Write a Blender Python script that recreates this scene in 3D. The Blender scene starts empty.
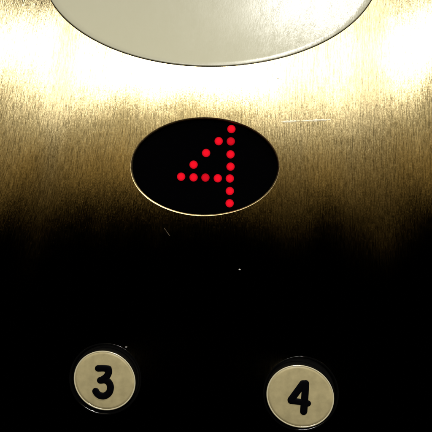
import bpy, bmesh, math, random
from mathutils import Vector
PI = math.pi
random.seed(4)
S = 0.0005                      # metres per photograph pixel on the panel's face
def P(px, py, y=0.0):
    return Vector(((px-216)*S, y, (216-py)*S))

scene = bpy.context.scene
C = scene.collection

# ------------------------------------------------------------------ node helper
class NT:
    def __init__(self, name):
        self.m = bpy.data.materials.new(name); self.m.use_nodes = True
        self.t = self.m.node_tree; self.t.nodes.clear()
        self.out = self.t.nodes.new('ShaderNodeOutputMaterial')
    def n(self, typ, ins=None, **kw):
        nd = self.t.nodes.new(typ)
        for k, v in kw.items(): setattr(nd, k, v)
        for k, v in (ins or {}).items():
            if isinstance(v, bpy.types.NodeSocket): self.t.links.new(v, nd.inputs[k])
            else: nd.inputs[k].default_value = v
        return nd
    def math(self, op, a, b=0.0, clamp=False):
        nd = self.n('ShaderNodeMath', {0: a, 1: b}, operation=op); nd.use_clamp = clamp
        return nd.outputs[0]
    def rng(self, v, a, b, c, d):
        return self.n('ShaderNodeMapRange', {'Value': v, 'From Min': a, 'From Max': b, 'To Min': c, 'To Max': d}).outputs[0]
    def noise(self, vec, scale, detail=2.0, rough=0.5):
        return self.n('ShaderNodeTexNoise', {'Vector': vec, 'Scale': scale, 'Detail': detail, 'Roughness': rough}).outputs['Fac']
    def done(self, sh):
        self.t.links.new(sh, self.out.inputs['Surface']); return self.m
def rgb(r, g, b): return (r, g, b, 1.0)

# ------------------------------------------------------------------ materials
def mat_brushed():
    T = NT('brushed_brass')
    co = T.n('ShaderNodeTexCoord').outputs['Object']
    # the brushing strays a little from the vertical
    wob = T.n('ShaderNodeTexNoise', {'Vector': T.n('ShaderNodeMapping', {'Vector': co, 'Scale': (22, 1, 9)}).outputs[0], 'Scale': 1.0, 'Detail': 1.0}).outputs['Fac']
    sep = T.n('ShaderNodeSeparateXYZ', {0: co})
    lean = T.n('ShaderNodeMath', {0: sep.outputs[0], 1: 0.0}, operation='MULTIPLY').outputs[0]
    # leaning strokes towards the left hand side
    k = T.rng(sep.outputs[0], -0.11, 0.0, 0.22, 0.0)
    shift = T.math('MULTIPLY', sep.outputs[2], k)
    xs = T.math('SUBTRACT', sep.outputs[0], shift)
    xs = T.math('ADD', xs, T.math('MULTIPLY', T.math('SUBTRACT', wob, 0.5), 0.006))
    vec = T.n('ShaderNodeCombineXYZ', {0: xs, 1: sep.outputs[1], 2: sep.outputs[2]}).outputs[0]
    def streak(sx, sz, detail=2.0):
        return T.noise(T.n('ShaderNodeMapping', {'Vector': vec, 'Scale': (sx, 50, sz)}).outputs[0], 1.0, detail)
    fine = streak(1900, 230, 2.0)
    mid = streak(900, 45, 2.0)
    grain = streak(2300, 900, 1.0)
    broad = T.noise(T.n('ShaderNodeMapping', {'Vector': vec, 'Scale': (42, 1, 6)}).outputs[0], 1.0, 1.5)
    f = T.rng(fine, 0.33, 0.67, -1, 1)
    m_ = T.rng(mid, 0.33, 0.67, -1, 1)
    g = T.rng(grain, 0.3, 0.7, -1, 1)
    b_ = T.rng(broad, 0.36, 0.64, -1, 1)
    wave = T.noise(T.n('ShaderNodeMapping', {'Vector': vec, 'Scale': (40, 1, 14), 'Location': (3.3, 0, 1.7)}).outputs[0], 1.0, 0.5)
    h = T.math('ADD', T.math('MULTIPLY', f, 0.75), T.math('ADD', T.math('MULTIPLY', m_, 0.35), T.math('MULTIPLY', g, 0.35)))
    refl = T.math('ADD', 1.0, T.math('MULTIPLY', h, 0.48))
    refl = T.n('ShaderNodeMath', {0: refl, 1: 0.15}, operation='MAXIMUM').outputs[0]
    col = T.n('ShaderNodeMix', {'Factor': 1.0, 6: rgb(0.80, 0.66, 0.35), 7: T.n('ShaderNodeCombineColor', {0: refl, 1: refl, 2: refl}).outputs[0]}, data_type='RGBA', blend_type='MULTIPLY').outputs[2]
    # polish varies across the plate: some vertical bands are duller than others
    ramp = T.n('ShaderNodeValToRGB', {0: T.rng(xs, -0.108, 0.108, 0.0, 1.0)})
    cr = ramp.color_ramp; cr.interpolation = 'B_SPLINE'
    pts = [(0, .5), (20, .5), (42, .95), (62, .6), (92, .0), (122, .35), (150, .5), (205, .15), (262, .45), (330, .65), (372, .95), (405, .6), (432, .4)]
    for i_, (px, v) in enumerate(pts):
        e = cr.elements[i_] if i_ < 2 else cr.elements.new(px/432)
        e.position = px/432; e.color = (v, v, v, 1)
    T_band = T.rng(ramp.outputs[0], 0, 1, -0.075, 0.075)
    rough = T.math('ADD', T.math('ADD', 0.400, T_band), T.math('ADD', T.math('MULTIPLY', b_, 0.035), T.math('MULTIPLY', f, 0.018)))
    bump = T.n('ShaderNodeBump', {'Strength': 1.0, 'Distance': 0.000013, 'Height': h, 'Normal': T.n('ShaderNodeBump', {'Strength': 1.0, 'Distance': 0.0011, 'Height': wave}).outputs[0]}).outputs[0]
    gl = T.n('ShaderNodeBsdfAnisotropic', {'Color': col, 'Roughness': rough, 'Anisotropy': 0.68, 'Normal': bump,
             'Tangent': T.n('ShaderNodeCombineXYZ', {0: 0.0, 1: 0.0, 2: 1.0}).outputs[0]})
    gl.distribution = 'BECKMANN'
    return T.done(gl.outputs[0])

def mat_bare_metal(name, c, r, sc=900):
    T = NT(name)
    co = T.n('ShaderNodeTexCoord').outputs['Object']
    n1 = T.noise(co, sc, 3)
    p = T.n('ShaderNodeBsdfPrincipled', {'Base Color': rgb(*c), 'Metallic': 1.0, 'Roughness': T.rng(n1, .3, .7, r*0.8, r*1.3),
        'Normal': T.n('ShaderNodeBump', {'Strength': 0.6, 'Distance': 0.00005, 'Height': n1}).outputs[0]})
    return T.done(p.outputs[0])

def mat_oval():
    T = NT('frosted_metal')
    co = T.n('ShaderNodeTexCoord').outputs['Object']
    a = T.noise(T.n('ShaderNodeMapping', {'Vector': co, 'Scale': (1500, 100, 700)}).outputs[0], 1.0, 3, 0.6)
    b = T.noise(T.n('ShaderNodeMapping', {'Vector': co, 'Scale': (160, 100, 110)}).outputs[0], 1.0, 5, 0.7)
    s = T.math('ADD', T.math('MULTIPLY', T.rng(a, .3, .7, -1, 1), 0.5), T.math('MULTIPLY', T.rng(b, .3, .7, -1, 1), 0.8))
    ox_ = T.n('ShaderNodeSeparateXYZ', {0: co}).outputs[0]
    s = T.math('MULTIPLY', s, T.rng(ox_, 0.012, 0.045, 0.22, 1.0))     # the right hand side is scuffed
    v = T.math('ADD', 1.0, T.math('MULTIPLY', s, 0.03))
    col = T.n('ShaderNodeMix', {'Factor': 1.0, 6: rgb(0.52, 0.505, 0.365), 7: T.n('ShaderNodeCombineColor', {0: v, 1: v, 2: v}).outputs[0]}, data_type='RGBA', blend_type='MULTIPLY').outputs[2]
    p = T.n('ShaderNodeBsdfPrincipled', {'Base Color': col, 'Metallic': 0.0, 'Roughness': T.rng(s, -1, 1, 0.19, 0.30), 'Specular IOR Level': T.rng(s, -0.8, 0.8, 0.2, 1.0),
        'Normal': T.n('ShaderNodeBump', {'Strength': 0.7, 'Distance': 0.00003, 'Height': s}).outputs[0]})
    return T.done(p.outputs[0])

def mat_plastic(name, c, r=0.35, spec=0.5, var=0.06, coat=0.0, sc=500):
    T = NT(name)
    co = T.n('ShaderNodeTexCoord').outputs['Object']
    n1 = T.noise(co, sc, 4, 0.6)
    v = T.rng(n1, .3, .7, 1-var, 1+var)
    col = T.n('ShaderNodeMix', {'Factor': 1.0, 6: rgb(*c), 7: T.n('ShaderNodeCombineColor', {0: v, 1: v, 2: v}).outputs[0]}, data_type='RGBA', blend_type='MULTIPLY').outputs[2]
    p = T.n('ShaderNodeBsdfPrincipled', {'Base Color': col, 'Roughness': T.rng(n1, .3, .7, r*0.85, r*1.15), 'Specular IOR Level': spec, 'Coat Weight': coat, 'Coat Roughness': 0.1})
    return T.done(p.outputs[0])

def mat_led(name, k):
    T = NT(name)
    co = T.n('ShaderNodeTexCoord').outputs['Object']
    ln = T.n('ShaderNodeVectorMath', {0: co}, operation='LENGTH').outputs['Value']
    e = T.rng(ln, 0.0012, 0.0021, 1.0, 0.55)
    p = T.n('ShaderNodeBsdfPrincipled', {'Base Color': rgb(0.02, 0.0005, 0.0006), 'Roughness': 0.5, 'Specular IOR Level': 0.0,
        'Emission Color': rgb(0.95*k, 0.006*k, 0.020*k), 'Emission Strength': e})
    return T.done(p.outputs[0])

M_BR = mat_brushed()
M_EDGE = mat_bare_metal('worn_brass_edge', (0.62, 0.49, 0.24), 0.36)
M_OVAL = mat_oval()
M_GLASS = mat_plastic('black_display_plastic', (0.0008, 0.0008, 0.0010), 0.3, 0.0, 0.0)
M_BLACK = mat_plastic('black_recess', (0.003, 0.0028, 0.0026), 0.6, 0.12)
M_COLLAR = mat_plastic('black_gloss_collar', (0.003, 0.003, 0.003), 0.07, 0.7, 0.0)
M_CAP = mat_plastic('aged_cream_plastic', (0.44, 0.375, 0.20), 0.40, 0.4, 0.14, 0.0, 200)
M_RIM = mat_plastic('clear_cream_rim', (0.66, 0.60, 0.40), 0.07, 1.0, 0.05, 0.6)
M_INK = mat_plastic('black_ink', (0.0015, 0.0015, 0.0025), 0.5, 0.05, 0.0)
M_SPECK = mat_plastic('pale_lint', (0.75, 0.72, 0.68), 0.6)
M_SCR = mat_bare_metal('bright_scratch', (0.80, 0.74, 0.56), 0.65)
M_DULL = mat_bare_metal('dull_scratch', (0.25, 0.22, 0.15), 0.6)
M_LED = mat_led('red_led', 1.0); M_LED2 = mat_led('red_led_dim', 0.75)

# ------------------------------------------------------------------ mesh helpers
def link(name, bm, mat, parent=None, smooth=False, loc=None, recalc=True):
    if recalc: bmesh.ops.recalc_face_normals(bm, faces=bm.faces)
    me = bpy.data.meshes.new(name); bm.to_mesh(me); bm.free()
    me.materials.append(mat)
    if smooth:
        for p in me.polygons: p.use_smooth = True
    o = bpy.data.objects.new(name, me); C.objects.link(o)
    if parent: o.parent = parent
    if loc is not None: o.location = loc
    return o
def ell(cx, cy, a, b, n, y=0.0, rot=0.0, grow=0.0, wob=0.0):
    """ellipse given in photo pixels on the panel -> list of points in metres"""
    out = []
    for i in range(n):
        t = 2*PI*i/n
        w = wob*(math.sin(3*t+1)+0.6*math.sin(7*t+2))
        u, v = (a+grow+w)*math.cos(t), (b+grow+w)*math.sin(t)
        out.append(P(cx+u*math.cos(rot)-v*math.sin(rot), cy+u*math.sin(rot)+v*math.cos(rot), y))
    return out
def loft(bm, rings, cap_first=False, cap_last=False):
    vr = [[bm.verts.new(p) for p in r] for r in rings]
    for A, B in zip(vr[:-1], vr[1:]):
        n = len(A)
        for i in range(n): bm.faces.new((A[i], A[(i+1) % n], B[(i+1) % n], B[i]))
    if cap_first: bm.faces.new(vr[0])
    if cap_last: bm.faces.new(vr[-1])
    return vr
def tag(o, label, cat, group=None, kind=None):
    o['label'] = label; o['category'] = cat
    if group: o['group'] = group
    if kind: o['kind'] = kind
def empty(name, loc):
    o = bpy.data.objects.new(name, None); C.objects.link(o); o.location = loc; o.empty_display_size = 0.01
    return o

# ------------------------------------------------------------------ the panel
OV = (211, -29, 169, 96)              # big oval inset (photo px)
DS = (204.8, 166.6, 74.7, 49.4)       # display oval
B3 = (104.6, 380.6); B4 = (300.3, 396.5)
panel = empty('elevator_panel', (0, 0, 0))
tag(panel, 'brushed brass elevator panel, glowing at the top and black below, with an oval display', 'control panel')

bm = bmesh.new()
N = 256
edges = []
def loopverts(pts):
    vs = [bm.verts.new(p) for p in pts]
    for i in range(len(vs)): edges.append(bm.edges.new((vs[i], vs[(i+1) % len(vs)])))
    return vs
X0, X1, Z0, Z1 = -0.19, 0.19, -0.22, 0.24
outer = []
for (ax, az), (bx, bz) in (((X0, Z0), (X1, Z0)), ((X1, Z0), (X1, Z1)), ((X1, Z1), (X0, Z1)), ((X0, Z1), (X0, Z0))):
    for i in range(24): outer.append(Vector((ax+(bx-ax)*i/24, 0, az+(bz-az)*i/24)))
lo = loopverts(outer)
holes = [(OV[0], OV[1], OV[2], OV[3], 2.2), (DS[0], DS[1], DS[2], DS[3], 1.0),
         (105.2, 379.0, 35.3, 35.3, 0.5), (301.0, 393.6, 37.0, 37.0, 0.5)]
hv = [loopverts(ell(a, b, c, d, N, 0, 0, 0, 0.10 if k < 2 else 0)) for k, (a, b, c, d, _) in enumerate(holes)]
bmesh.ops.triangle_fill(bm, edges=edges, use_beauty=True, use_dissolve=False)
# thickness at the outer border
v2 = [bm.verts.new(v.co+Vector((0, 0.002, 0))) for v in lo]
for i in range(len(lo)): bm.faces.new((lo[i], lo[(i+1) % len(lo)], v2[(i+1) % len(lo)], v2[i]))
# drop faces that filled a hole (if any)
for f in list(bm.faces):
    c = f.calc_center_median()
    for (a, b, cc, d, _) in holes:
        px, py = c.x/S+216, 216-c.z/S
        if ((px-a)/(cc*0.985))**2+((py-b)/(d*0.985))**2 < 1: bm.faces.remove(f); break
for v in list(bm.verts):
    if not v.link_faces: bm.verts.remove(v)
bmesh.ops.recalc_face_normals(bm, faces=bm.faces)
fl = [f for f in bm.faces if abs(f.normal.y) > 0.9]
if fl and fl[0].normal.y > 0:
    bmesh.ops.reverse_faces(bm, faces=bm.faces)
face = link('faceplate', bm, M_BR, panel, recalc=False)

# cut edges of the holes: a slim bevel, then the wall of the cut-out
for k, (a, b, c, d, w) in enumerate(holes[:2]):
    bm = bmesh.new()
    wob = 0.10
    if k == 0:      # big oval: fine dark gap then the inset
        rings = [ell(a, b, c, d, N, 0, 0, 0, wob), ell(a, b, c, d, N, 0.00015, 0, -0.25, wob), ell(a, b, c, d, N, 0.0012, 0, -0.3, wob)]
    else:
        rings = [ell(a, b, c, d, N, 0, 0, 0, wob), ell(a, b, c, d, N, 0.0001, 0, -0.5, wob), ell(a, b, c, d, N, 0.00045, 0, -1.2, wob), ell(a, b, c, d, N, 0.0022, 0, -1.3, wob)]
    loft(bm, rings)
    link('cut_edge' if k == 0 else 'display_bezel', bm, M_EDGE, panel, smooth=False)
# gap floor behind the big oval
bm = bmesh.new(); loft(bm, [ell(OV[0], OV[1], OV[2], OV[3], N, 0.0012, 0, 0.5), ell(OV[0], OV[1], OV[2], OV[3], N, 0.0013, 0, -4)])
link('gap_seal', bm, M_BLACK, panel)

# domed oval inset
bm = bmesh.new()
rings = []
SAG = -0.0060
prof = [(-0.85, 0.0010), (-0.9, 0.0002), (-1.4, 0.00002), (-2.1, -0.00003)]
for g, y in prof: rings.append(ell(OV[0], OV[1], OV[2], OV[3], N, y, 0, g))
base = prof[-1][1]
for i in range(1, 26):
    s = 1-i/26.0
    aa, bb = (OV[2]-2.1)*s, (OV[3]-2.1)*s
    rings.append(ell(OV[0], OV[1], aa, bb, N, base-SAG*(1-s*s), 0, 0))
loft(bm, rings, cap_last=True)
link('oval_inset', bm, M_OVAL, panel, smooth=True)

# display window and its lit dots
bm = bmesh.new()
loft(bm, [ell(DS[0], DS[1], DS[2], DS[3], 128, 0.0020, 0, 0.6), ell(DS[0], DS[1], DS[2]*.5, DS[3]*.5, 128, 0.0020)], cap_last=True)
win = link('display_window', bm, M_GLASS, panel)
LEDS = [(231.6, 128.0, 1), (231.0, 140.4, 0), (230.7, 153.6, 1), (230.7, 166.0, 1), (230.0, 178.0, 1), (230.0, 190.7, 1), (229.8, 203.1, 1),
        (218.7, 140.2, 1), (206.0, 152.2, 1), (193.3, 164.0, 1),
        (180.7, 176.2, 1), (193.3, 176.9, 1), (205.3, 177.1, 0), (217.8, 177.8, 1)]
for px, py, on in LEDS:
    bm = bmesh.new(); R = 4.15*S
    rings = []
    for s, h in ((1.0, 0.0), (0.97, -0.00015), (0.86, -0.0003), (0.66, -0.00045), (0.35, -0.00055)):
        rings.append([Vector((R*s*math.cos(2*PI*i/32), h, R*s*math.sin(2*PI*i/32))) for i in range(32)])
    loft(bm, rings, cap_last=True)
    link('led_dot', bm, M_LED if on else M_LED2, win, smooth=True, loc=P(px, py, 0.00198)*1.0)

# surface scratches and specks that the photograph shows
def scratch(name, pts, w, mat, y=-0.00002):
    bm = bmesh.new(); n = len(pts)
    L, R_, T_ = [], [], []
    for i, (px, py) in enumerate(pts):
        q0 = pts[max(0, i-1)]; q1 = pts[min(n-1, i+1)]
        dx, dy = q1[0]-q0[0], q1[1]-q0[1]; l = math.hypot(dx, dy); nx, ny = -dy/l, dx/l
        ww = w*(0.25+0.75*math.sin(PI*(i+0.35)/(n-0.3)))*random.uniform(.6, 1.2)
        L.append(bm.verts.new(P(px+nx*ww, py+ny*ww, y))); R_.append(bm.verts.new(P(px-nx*ww, py-ny*ww, y)))
        T_.append(bm.verts.new(P(px, py, y-0.00006)))
    for i in range(n-1):
        bm.faces.new((L[i], L[i+1], T_[i+1], T_[i])); bm.faces.new((T_[i], T_[i+1], R_[i+1], R_[i]))
    return link(name, bm, mat, panel)
def seg(x0, y0, x1, y1, n=16, j=0.15):
    return [(x0+(x1-x0)*i/n+random.uniform(-j, j), y0+(y1-y0)*i/n+random.uniform(-j, j)) for i in range(n+1)]
scratch('scratch', seg(281, 121.9, 300, 120.9), 1.1, M_SCR)
scratch('scratch', seg(301, 121.0, 331, 119.6), 1.15, M_SCR)
scratch('scratch', seg(283, 119.4, 291, 119.0, 8), 0.3, M_SCR)
scratch('scratch', seg(164, 228, 170, 236, 6), 0.2, M_DULL)
def speck(px, py, r, mat=M_SPECK, y=-0.00005):
    bm = bmesh.new()
    pts = [P(px+r*random.uniform(.7, 1.2)*math.cos(t*PI/4), py+0.6*r*random.uniform(.7, 1.2)*math.sin(t*PI/4), 0) for t in range(8)]
    top = [Vector((p.x*.4+P(px, py).x*.6, -0.0002, p.z*.4+P(px, py).z*.6)) for p in pts]
    loft(bm, [[Vector((p.x, y, p.z)) for p in pts], top], cap_last=True)
    return link('dust_speck', bm, mat)
tag(speck(239.6, 269.5, 1.1), 'tiny pale speck of dust below the display', 'speck')
tag(speck(126, 347, 1.0), 'tiny dim speck just above and right of the button 3', 'speck')
tag(speck(277.8, 78.5, 0.7, M_BLACK), 'tiny dark speck in the bright band under the large oval', 'speck')

# ------------------------------------------------------------------ push buttons
def tube(bm, pts, r, seg_=16, sub=6, flat=0.35):
    """round stroke: swept circles squashed in depth, round ends"""
    P3 = [Vector((x, y)) for x, y in pts]
    # densify with Catmull-Rom
    dens = []
    if len(P3) > 2:
        Q = [P3[0]*2-P3[1]]+P3+[P3[-1]*2-P3[-2]]
        for i in range(1, len(Q)-2):
            for s in range(sub):
                t = s/sub
                dens.append(0.5*((2*Q[i])+(Q[i+1]-Q[i-1])*t+(2*Q[i-1]-5*Q[i]+4*Q[i+1]-Q[i+2])*t*t+(3*Q[i]-Q[i-1]-3*Q[i+1]+Q[i+2])*t**3))
        dens.append(P3[-1])
    else: dens = [P3[0].lerp(P3[1], i/8) for i in range(9)]
    rings = []
    def ring(c, d, rr):
        n = Vector((-d.y, d.x)); out = []
        for i in range(seg_):
            a = 2*PI*i/seg_; p = c+n*rr*math.cos(a)
            out.append((p.x, p.y, rr*flat*math.sin(a)))
        return out
    m = len(dens)
    for i in range(m):
        d = (dens[min(m-1, i+1)]-dens[max(0, i-1)]).normalized()
        if i == 0:
            for a in (80, 60, 40, 20): rings.append(ring(dens[0]-d*r*math.sin(math.radians(a)), d, r*math.cos(math.radians(a))))
        rings.append(ring(dens[i], d, r))
        if i == m-1:
            for a in (20, 40, 60, 80): rings.append(ring(dens[-1]+d*r*math.sin(math.radians(a)), d, r*math.cos(math.radians(a))))
    rr = [[bm.verts.new((x*S, z*S, -y*S)) for x, y, z in q] for q in rings]
    for A, B in zip(rr[:-1], rr[1:]):
        for i in range(seg_): bm.faces.new((A[i], A[(i+1) % seg_], B[(i+1) % seg_], B[i]))
    bm.faces.new(rr[0]); bm.faces.new(rr[-1])

def el(a, b, rot, y, cx=0, cy=0, n=128):
    out = []
    for i in range(n):
        t = 2*PI*i/n; u, v = a*math.cos(t), b*math.sin(t)
        out.append(Vector(((cx+u*math.cos(rot)-v*math.sin(rot))*S, y, -(cy+u*math.sin(rot)+v*math.cos(rot))*S)))
    return out
def push_button(c, a, b, rot, off, coll, strokes, label):
    """c: centre of the cap in photo px, off: where collar centre sits relative to the cap"""
    YF = -0.0025                                   # cap face stands proud of the panel
    # the cap stands nearer the lens than the panel: pull its true position in a little
    k = (CAM_D+YF)/CAM_D
    cx, cy = 216+(c[0]-216)*k, 216+(c[1]-216)*k
    a *= k; b *= k
    root = empty('push_button', P(cx, cy, 0))
    tag(root, label, 'button', 'round push buttons on the elevator panel')
    # collar: ring round the button
    ox, oy = coll[0]-cx, coll[1]-cy
    ra, rb = coll[2], coll[3]
    bm = bmesh.new()
    rings = [el(ra+g, rb+g, rot, y, ox, oy) for g, y in
             ((0.2, 0.0015), (0.2, -0.00001), (0.0, -0.00004), (-0.6, -0.00008), (-1.1, 0.0), (-1.7, 0.0003), (-2.2, 0.0008), (-2.5, 0.0019))]
    loft(bm, rings); link('collar', bm, M_COLLAR, root, smooth=True)
    # plunger body inside the collar
    bm = bmesh.new()
    loft(bm, [el(a+0.1, b+0.1, rot, 0.0019), el(a+0.1, b+0.1, rot, YF+0.00012), el(a-0.2, b-0.2, rot, YF+0.00006)], cap_last=True)
    link('plunger', bm, M_BLACK, root, smooth=False)
    # well behind it
    bm = bmesh.new()
    loft(bm, [el(ra+0.1, rb+0.1, rot, 0.00195, ox, oy), el(5, 5, rot, 0.00195, ox, oy)], cap_last=True)
    link('well', bm, M_BLACK, root)
    # rim round the cap
    bm = bmesh.new()
    loft(bm, [el(a-0.1, b-0.1, rot, YF+0.00012), el(a-0.15, b-0.15, rot, YF+0.00003), el(a-0.6, b-0.6, rot, YF-0.00007), el(a-1.1, b-1.1, rot, YF-0.00008), el(a-1.5, b-1.5, rot, YF+0.00010)])
    link('rim', bm, M_RIM, root, smooth=True)
    # cap, slightly domed
    bm = bmesh.new()
    rings = [el(a-1.3, b-1.3, rot, YF+0.0003), el(a-1.4, b-1.4, rot, YF+0.00005)]
    for i in range(1, 13):
        s = 1-i/13; rings.append(el((a-1.4)*s, (b-1.4)*s, rot, YF+0.00005-0.00035*(1-s*s)))
    loft(bm, rings, cap_last=True); link('cap', bm, M_CAP, root, smooth=True)
    # numeral
    bm = bmesh.new()
    for pts, r in strokes:
        tube(bm, [((x-c[0])*k, (y-c[1])*k) for x, y in pts], r*k, flat=0.22)
    link('numeral', bm, M_INK, root, smooth=True, loc=(0, YF-0.0003, 0))
    return root

CAM_D = 0.16
q3 = lambda L: [(84+x/9, 358+y/9) for x, y in L]
q4 = lambda L: [(280+x/9, 374+y/9) for x, y in L]
S3 = [(q3([(129, 91), (175, 90), (222, 94)]), 3.3),
      (q3([(220, 96), (224, 125), (206, 163), (172, 190), (150, 198)]), 3.5),
      (q3([(150, 198), (190, 196), (222, 214), (240, 256), (229, 306), (192, 336), (150, 336), (122, 318), (107, 296)]), 3.5)]
S4 = [(q4([(205, 84), (98, 230)]), 3.6), (q4([(228, 84), (224, 170), (212, 333)]), 3.7), (q4([(97, 238), (180, 248), (249, 262)]), 3.2)]
push_button(B3, 31.6, 29.2, math.radians(32), None, (105.2, 379.0, 36.0, 35.6), S3, 'round cream push button with black numeral 3, left of the other')
push_button(B4, 34.4, 31.0, math.radians(22), None, (301.0, 393.6, 37.8, 37.2), S4, 'round cream push button with black numeral 4, right of the other')

# ------------------------------------------------------------------ light
w = bpy.data.worlds.new('World'); scene.world = w; w.use_nodes = True
w.node_tree.nodes['Background'].inputs[0].default_value = (0.0, 0.0, 0.0, 1); w.node_tree.nodes['Background'].inputs[1].default_value = 0.0
def area(name, loc, tgt, sx, sy, power, col):
    L = bpy.data.lights.new(name, 'AREA'); L.shape = 'RECTANGLE'; L.size = sx; L.size_y = sy; L.energy = power; L.color = col
    o = bpy.data.objects.new(name, L); C.objects.link(o); o.location = loc
    o.rotation_euler = (Vector(tgt)-Vector(loc)).to_track_quat('-Z', 'Y').to_euler()
    return o
area('cabin_light', (0.15, -1.5, 0.765), (0, 0, 0.06), 0.8, 0.08, 12.0, (1.0, 0.975, 0.97))
area('fade_fill', (0.0, -1.5, 0.52), (0, 0, 0.04), 1.2, 0.22, 1.3, (1.0, 0.92, 0.72))  # added fill, not a known source: lengthens the fade below the bright band
area('fade_fill_low', (0.0, -1.5, 0.28), (0, 0, 0.04), 1.2, 0.24, 0.52, (1.0, 0.70, 0.28))  # added orange fill that browns the lower end of the fade
area('oval_patch_fill', (0.24, -1.2, 1.15), (0.04, 0, 0.08), 0.10, 0.12, 9.0, (1.0, 0.98, 0.90))  # lamp added so its reflection brightens the oval's right side
area('ceiling_light', (0.45, -0.5, 1.3), (0, 0, 0), 0.14, 0.14, 11.0, (1.0, 0.95, 0.84))

# ------------------------------------------------------------------ camera
cam = bpy.data.cameras.new('camera'); co = bpy.data.objects.new('camera', cam); C.objects.link(co)
co.location = (0, -CAM_D, 0); co.rotation_euler = (PI/2, 0, 0)
cam.sensor_width = 36; cam.lens = 36*CAM_D/(432*S); cam.clip_start = 0.01; cam.clip_end = 50
scene.camera = co
scene.render.engine = 'CYCLES'
scene.cycles.caustics_reflective = False; scene.cycles.caustics_refractive = False
scene.view_settings.view_transform = 'Standard'; scene.view_settings.look = 'None'
scene.view_settings.exposure = 0; scene.view_settings.gamma = 1
